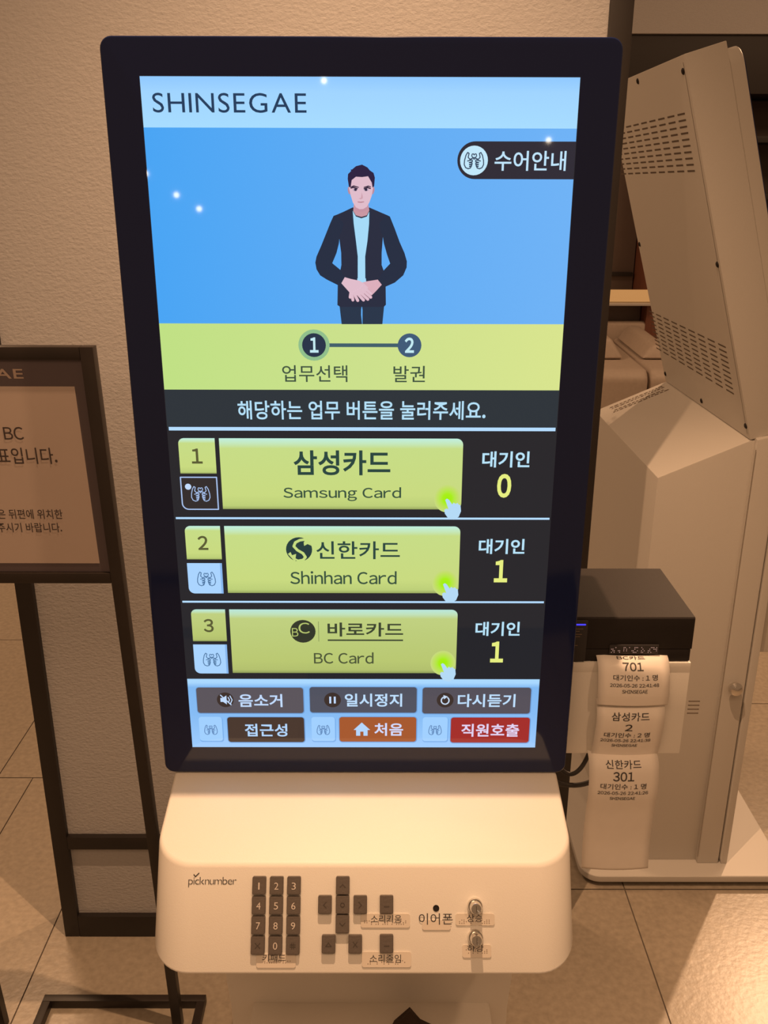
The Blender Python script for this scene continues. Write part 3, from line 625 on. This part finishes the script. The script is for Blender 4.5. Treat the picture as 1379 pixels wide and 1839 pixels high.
for s_, a_ in (('BC', (-.497, -.470, 1.1885, 1.2070)), ('표입니다.', (-.512, -.429, 1.153, 1.177)), ('은 뒤편에 위치한', (-.526, -.434, 1.069, 1.084)), ('주시기 바랍니다.', (-.530, -.438, 1.048, 1.063))):
    Flat(lambda x, z, l=0: SP(x, z, l - .0032)).tris(text2(s_, *a_, .006), POSTT).build('notice_text', po)
for nm, a in (('base_bar', (-.640, -.323, .451, .467)), ('base_bar', (-.640, -.624, .10, .451)), ('base_bar', (-.339, -.323, .10, .451)), ('base_bar', (-.640, -.323, .084, .10))):
    box(nm, a[0], a[1], a[2], a[3], .001, .019, STANDM, st, bev=.001)
box('base_bar', -.72, -.3235, .372, .393, .0, .016, STANDM, st, bev=.001)

# ================================================================== THE REAR KIOSK
k2 = empty('ticket_kiosk', (.7, 1.12, 0), 'second white ticket kiosk seen from its vented back, standing behind on the right', 'kiosk')
Y0, Y1 = .838, 1.415
def kxz(poly, y): return [(x, y, z) for x, z in poly]
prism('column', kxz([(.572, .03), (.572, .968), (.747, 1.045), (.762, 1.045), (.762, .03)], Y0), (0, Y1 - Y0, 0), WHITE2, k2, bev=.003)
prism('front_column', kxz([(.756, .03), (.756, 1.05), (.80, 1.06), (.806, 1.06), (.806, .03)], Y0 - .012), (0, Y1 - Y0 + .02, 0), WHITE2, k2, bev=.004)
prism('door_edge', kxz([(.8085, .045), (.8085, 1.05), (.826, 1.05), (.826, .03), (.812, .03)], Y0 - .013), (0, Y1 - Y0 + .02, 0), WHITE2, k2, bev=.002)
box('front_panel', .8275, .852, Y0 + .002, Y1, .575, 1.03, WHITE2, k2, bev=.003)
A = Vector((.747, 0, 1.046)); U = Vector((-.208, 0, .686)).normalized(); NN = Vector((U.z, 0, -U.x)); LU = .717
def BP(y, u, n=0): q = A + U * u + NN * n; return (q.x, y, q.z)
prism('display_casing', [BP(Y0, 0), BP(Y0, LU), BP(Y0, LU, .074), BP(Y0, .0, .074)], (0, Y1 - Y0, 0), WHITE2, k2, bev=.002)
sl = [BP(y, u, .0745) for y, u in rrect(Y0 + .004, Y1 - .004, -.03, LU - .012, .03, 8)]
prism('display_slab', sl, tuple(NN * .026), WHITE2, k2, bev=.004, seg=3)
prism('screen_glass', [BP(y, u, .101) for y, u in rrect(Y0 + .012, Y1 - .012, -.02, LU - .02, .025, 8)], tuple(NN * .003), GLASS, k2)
def BF(y, u, l=0): return BP(y, u, -l - .0004)
for ua, ub in ((.6225, .5210), (.1820, .0850)):
    f = Flat(BF)
    for r_ in range(10):
        u = ua + (ub - ua) * r_ / 9
        off = 0 if ua > .5 else 0
        for c_ in range(9):
            y = .889 + .0635 * c_ - (.012 if ua < .5 and False else 0)
            f.poly(rrect(y - .0005, y + .043, u - .0016, u + .0016, .0015, 3), SEAM)
    f.build('vent_slots', k2)
for y, u in ((1.42 - .27, .704), (.857, .691), (1.40, .3535), (.852, .3495), (1.40, .023), (1.1234, .015), (.85, .027)):
    lathe('screw', [(.0058, -.001), (.0058, .001), (.004, .0026), (0, .003)], BP(y, u), tuple(-NN), BLACKP, k2, 14)
f = Flat(BF); f.polys(stroke2([(Y0 + .0115, .01), (Y0 + .0115, .705)], .0012, cap=False), SEAM); f.build('panel_seam', k2)
Flat(lambda x, z, l=0: (x, Y0 - .0135, z)).poly([(.7545, .05), (.7560, .05), (.7560, 1.03), (.7545, 1.03)], mat('soft_seam', (.28, .24, .20), .6)).build('column_seam', k2)
lathe('door_knob', [(.006, 0), (.006, .008), (.014, .011), (.0155, .018), (.012, .025), (.004, .028), (0, .028)], (.7785, Y0 - .012, .503), (0, -1, 0), METAL, k2)
CH = Vector((.175, 0, .077)).normalized(); CN = Vector((-CH.z, 0, CH.x))
f = Flat(lambda a, y, l=0: tuple(Vector((.572, y, .968)) + CH * a + CN * .0012)); random.seed(11)
for y in (1.385, 1.372, 1.352, 1.340):
    a = .03 + random.random() * .01
    while a < .17:
        w_ = .004 + random.random() * .008; f.poly([(a, y), (a + w_, y), (a + w_, y + .004), (a, y + .004)], INK2); a += w_ + .003
f.build('data_plate', k2)
f = Flat(lambda x, z, l=0: (x, Y0 - .0005, z))
LOUV = mat('louvre_shade', (.2, .15, .11), .6)
for k in range(4): f.polys(stroke2([(.693, .456 - .010 * k), (.716, .456 - .010 * k)], .0022), LOUV, 0)
f.build('side_louvre', k2)
prism('base_plate', [(x, y, .012) for x, y in rrect(.48, .955, Y0 - .055, Y1 + .06, .045, 8)], (0, 0, .018), WHITE2, k2, bev=.004, seg=3)
for x in (.56, .88):
    for y in (Y0, Y1): lathe('foot', [(.02, 0), (.02, .012)], (x, y, 0), (0, 0, 1), BLACKP, k2, 16)

# unidentified dark crumpled lump lying on the lower cabinet
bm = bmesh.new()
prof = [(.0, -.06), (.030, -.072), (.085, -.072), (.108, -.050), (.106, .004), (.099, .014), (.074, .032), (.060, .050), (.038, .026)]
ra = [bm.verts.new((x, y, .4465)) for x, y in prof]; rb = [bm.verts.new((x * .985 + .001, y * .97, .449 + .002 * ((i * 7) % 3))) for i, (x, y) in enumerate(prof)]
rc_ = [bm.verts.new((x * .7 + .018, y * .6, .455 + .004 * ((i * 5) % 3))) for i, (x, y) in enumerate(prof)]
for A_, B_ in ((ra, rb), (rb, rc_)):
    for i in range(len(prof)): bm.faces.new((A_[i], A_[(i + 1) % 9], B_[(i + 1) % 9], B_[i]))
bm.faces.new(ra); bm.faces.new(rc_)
po_ = from_bm('dark_lump', bm, mat('dark_matt', (.05, .03, .022), .9, bump=.5, bscale=200), None)
tag(po_, 'crumpled dark lump on the low cabinet of the front kiosk', 'pouch')  # category is a guess, the lump is unidentified
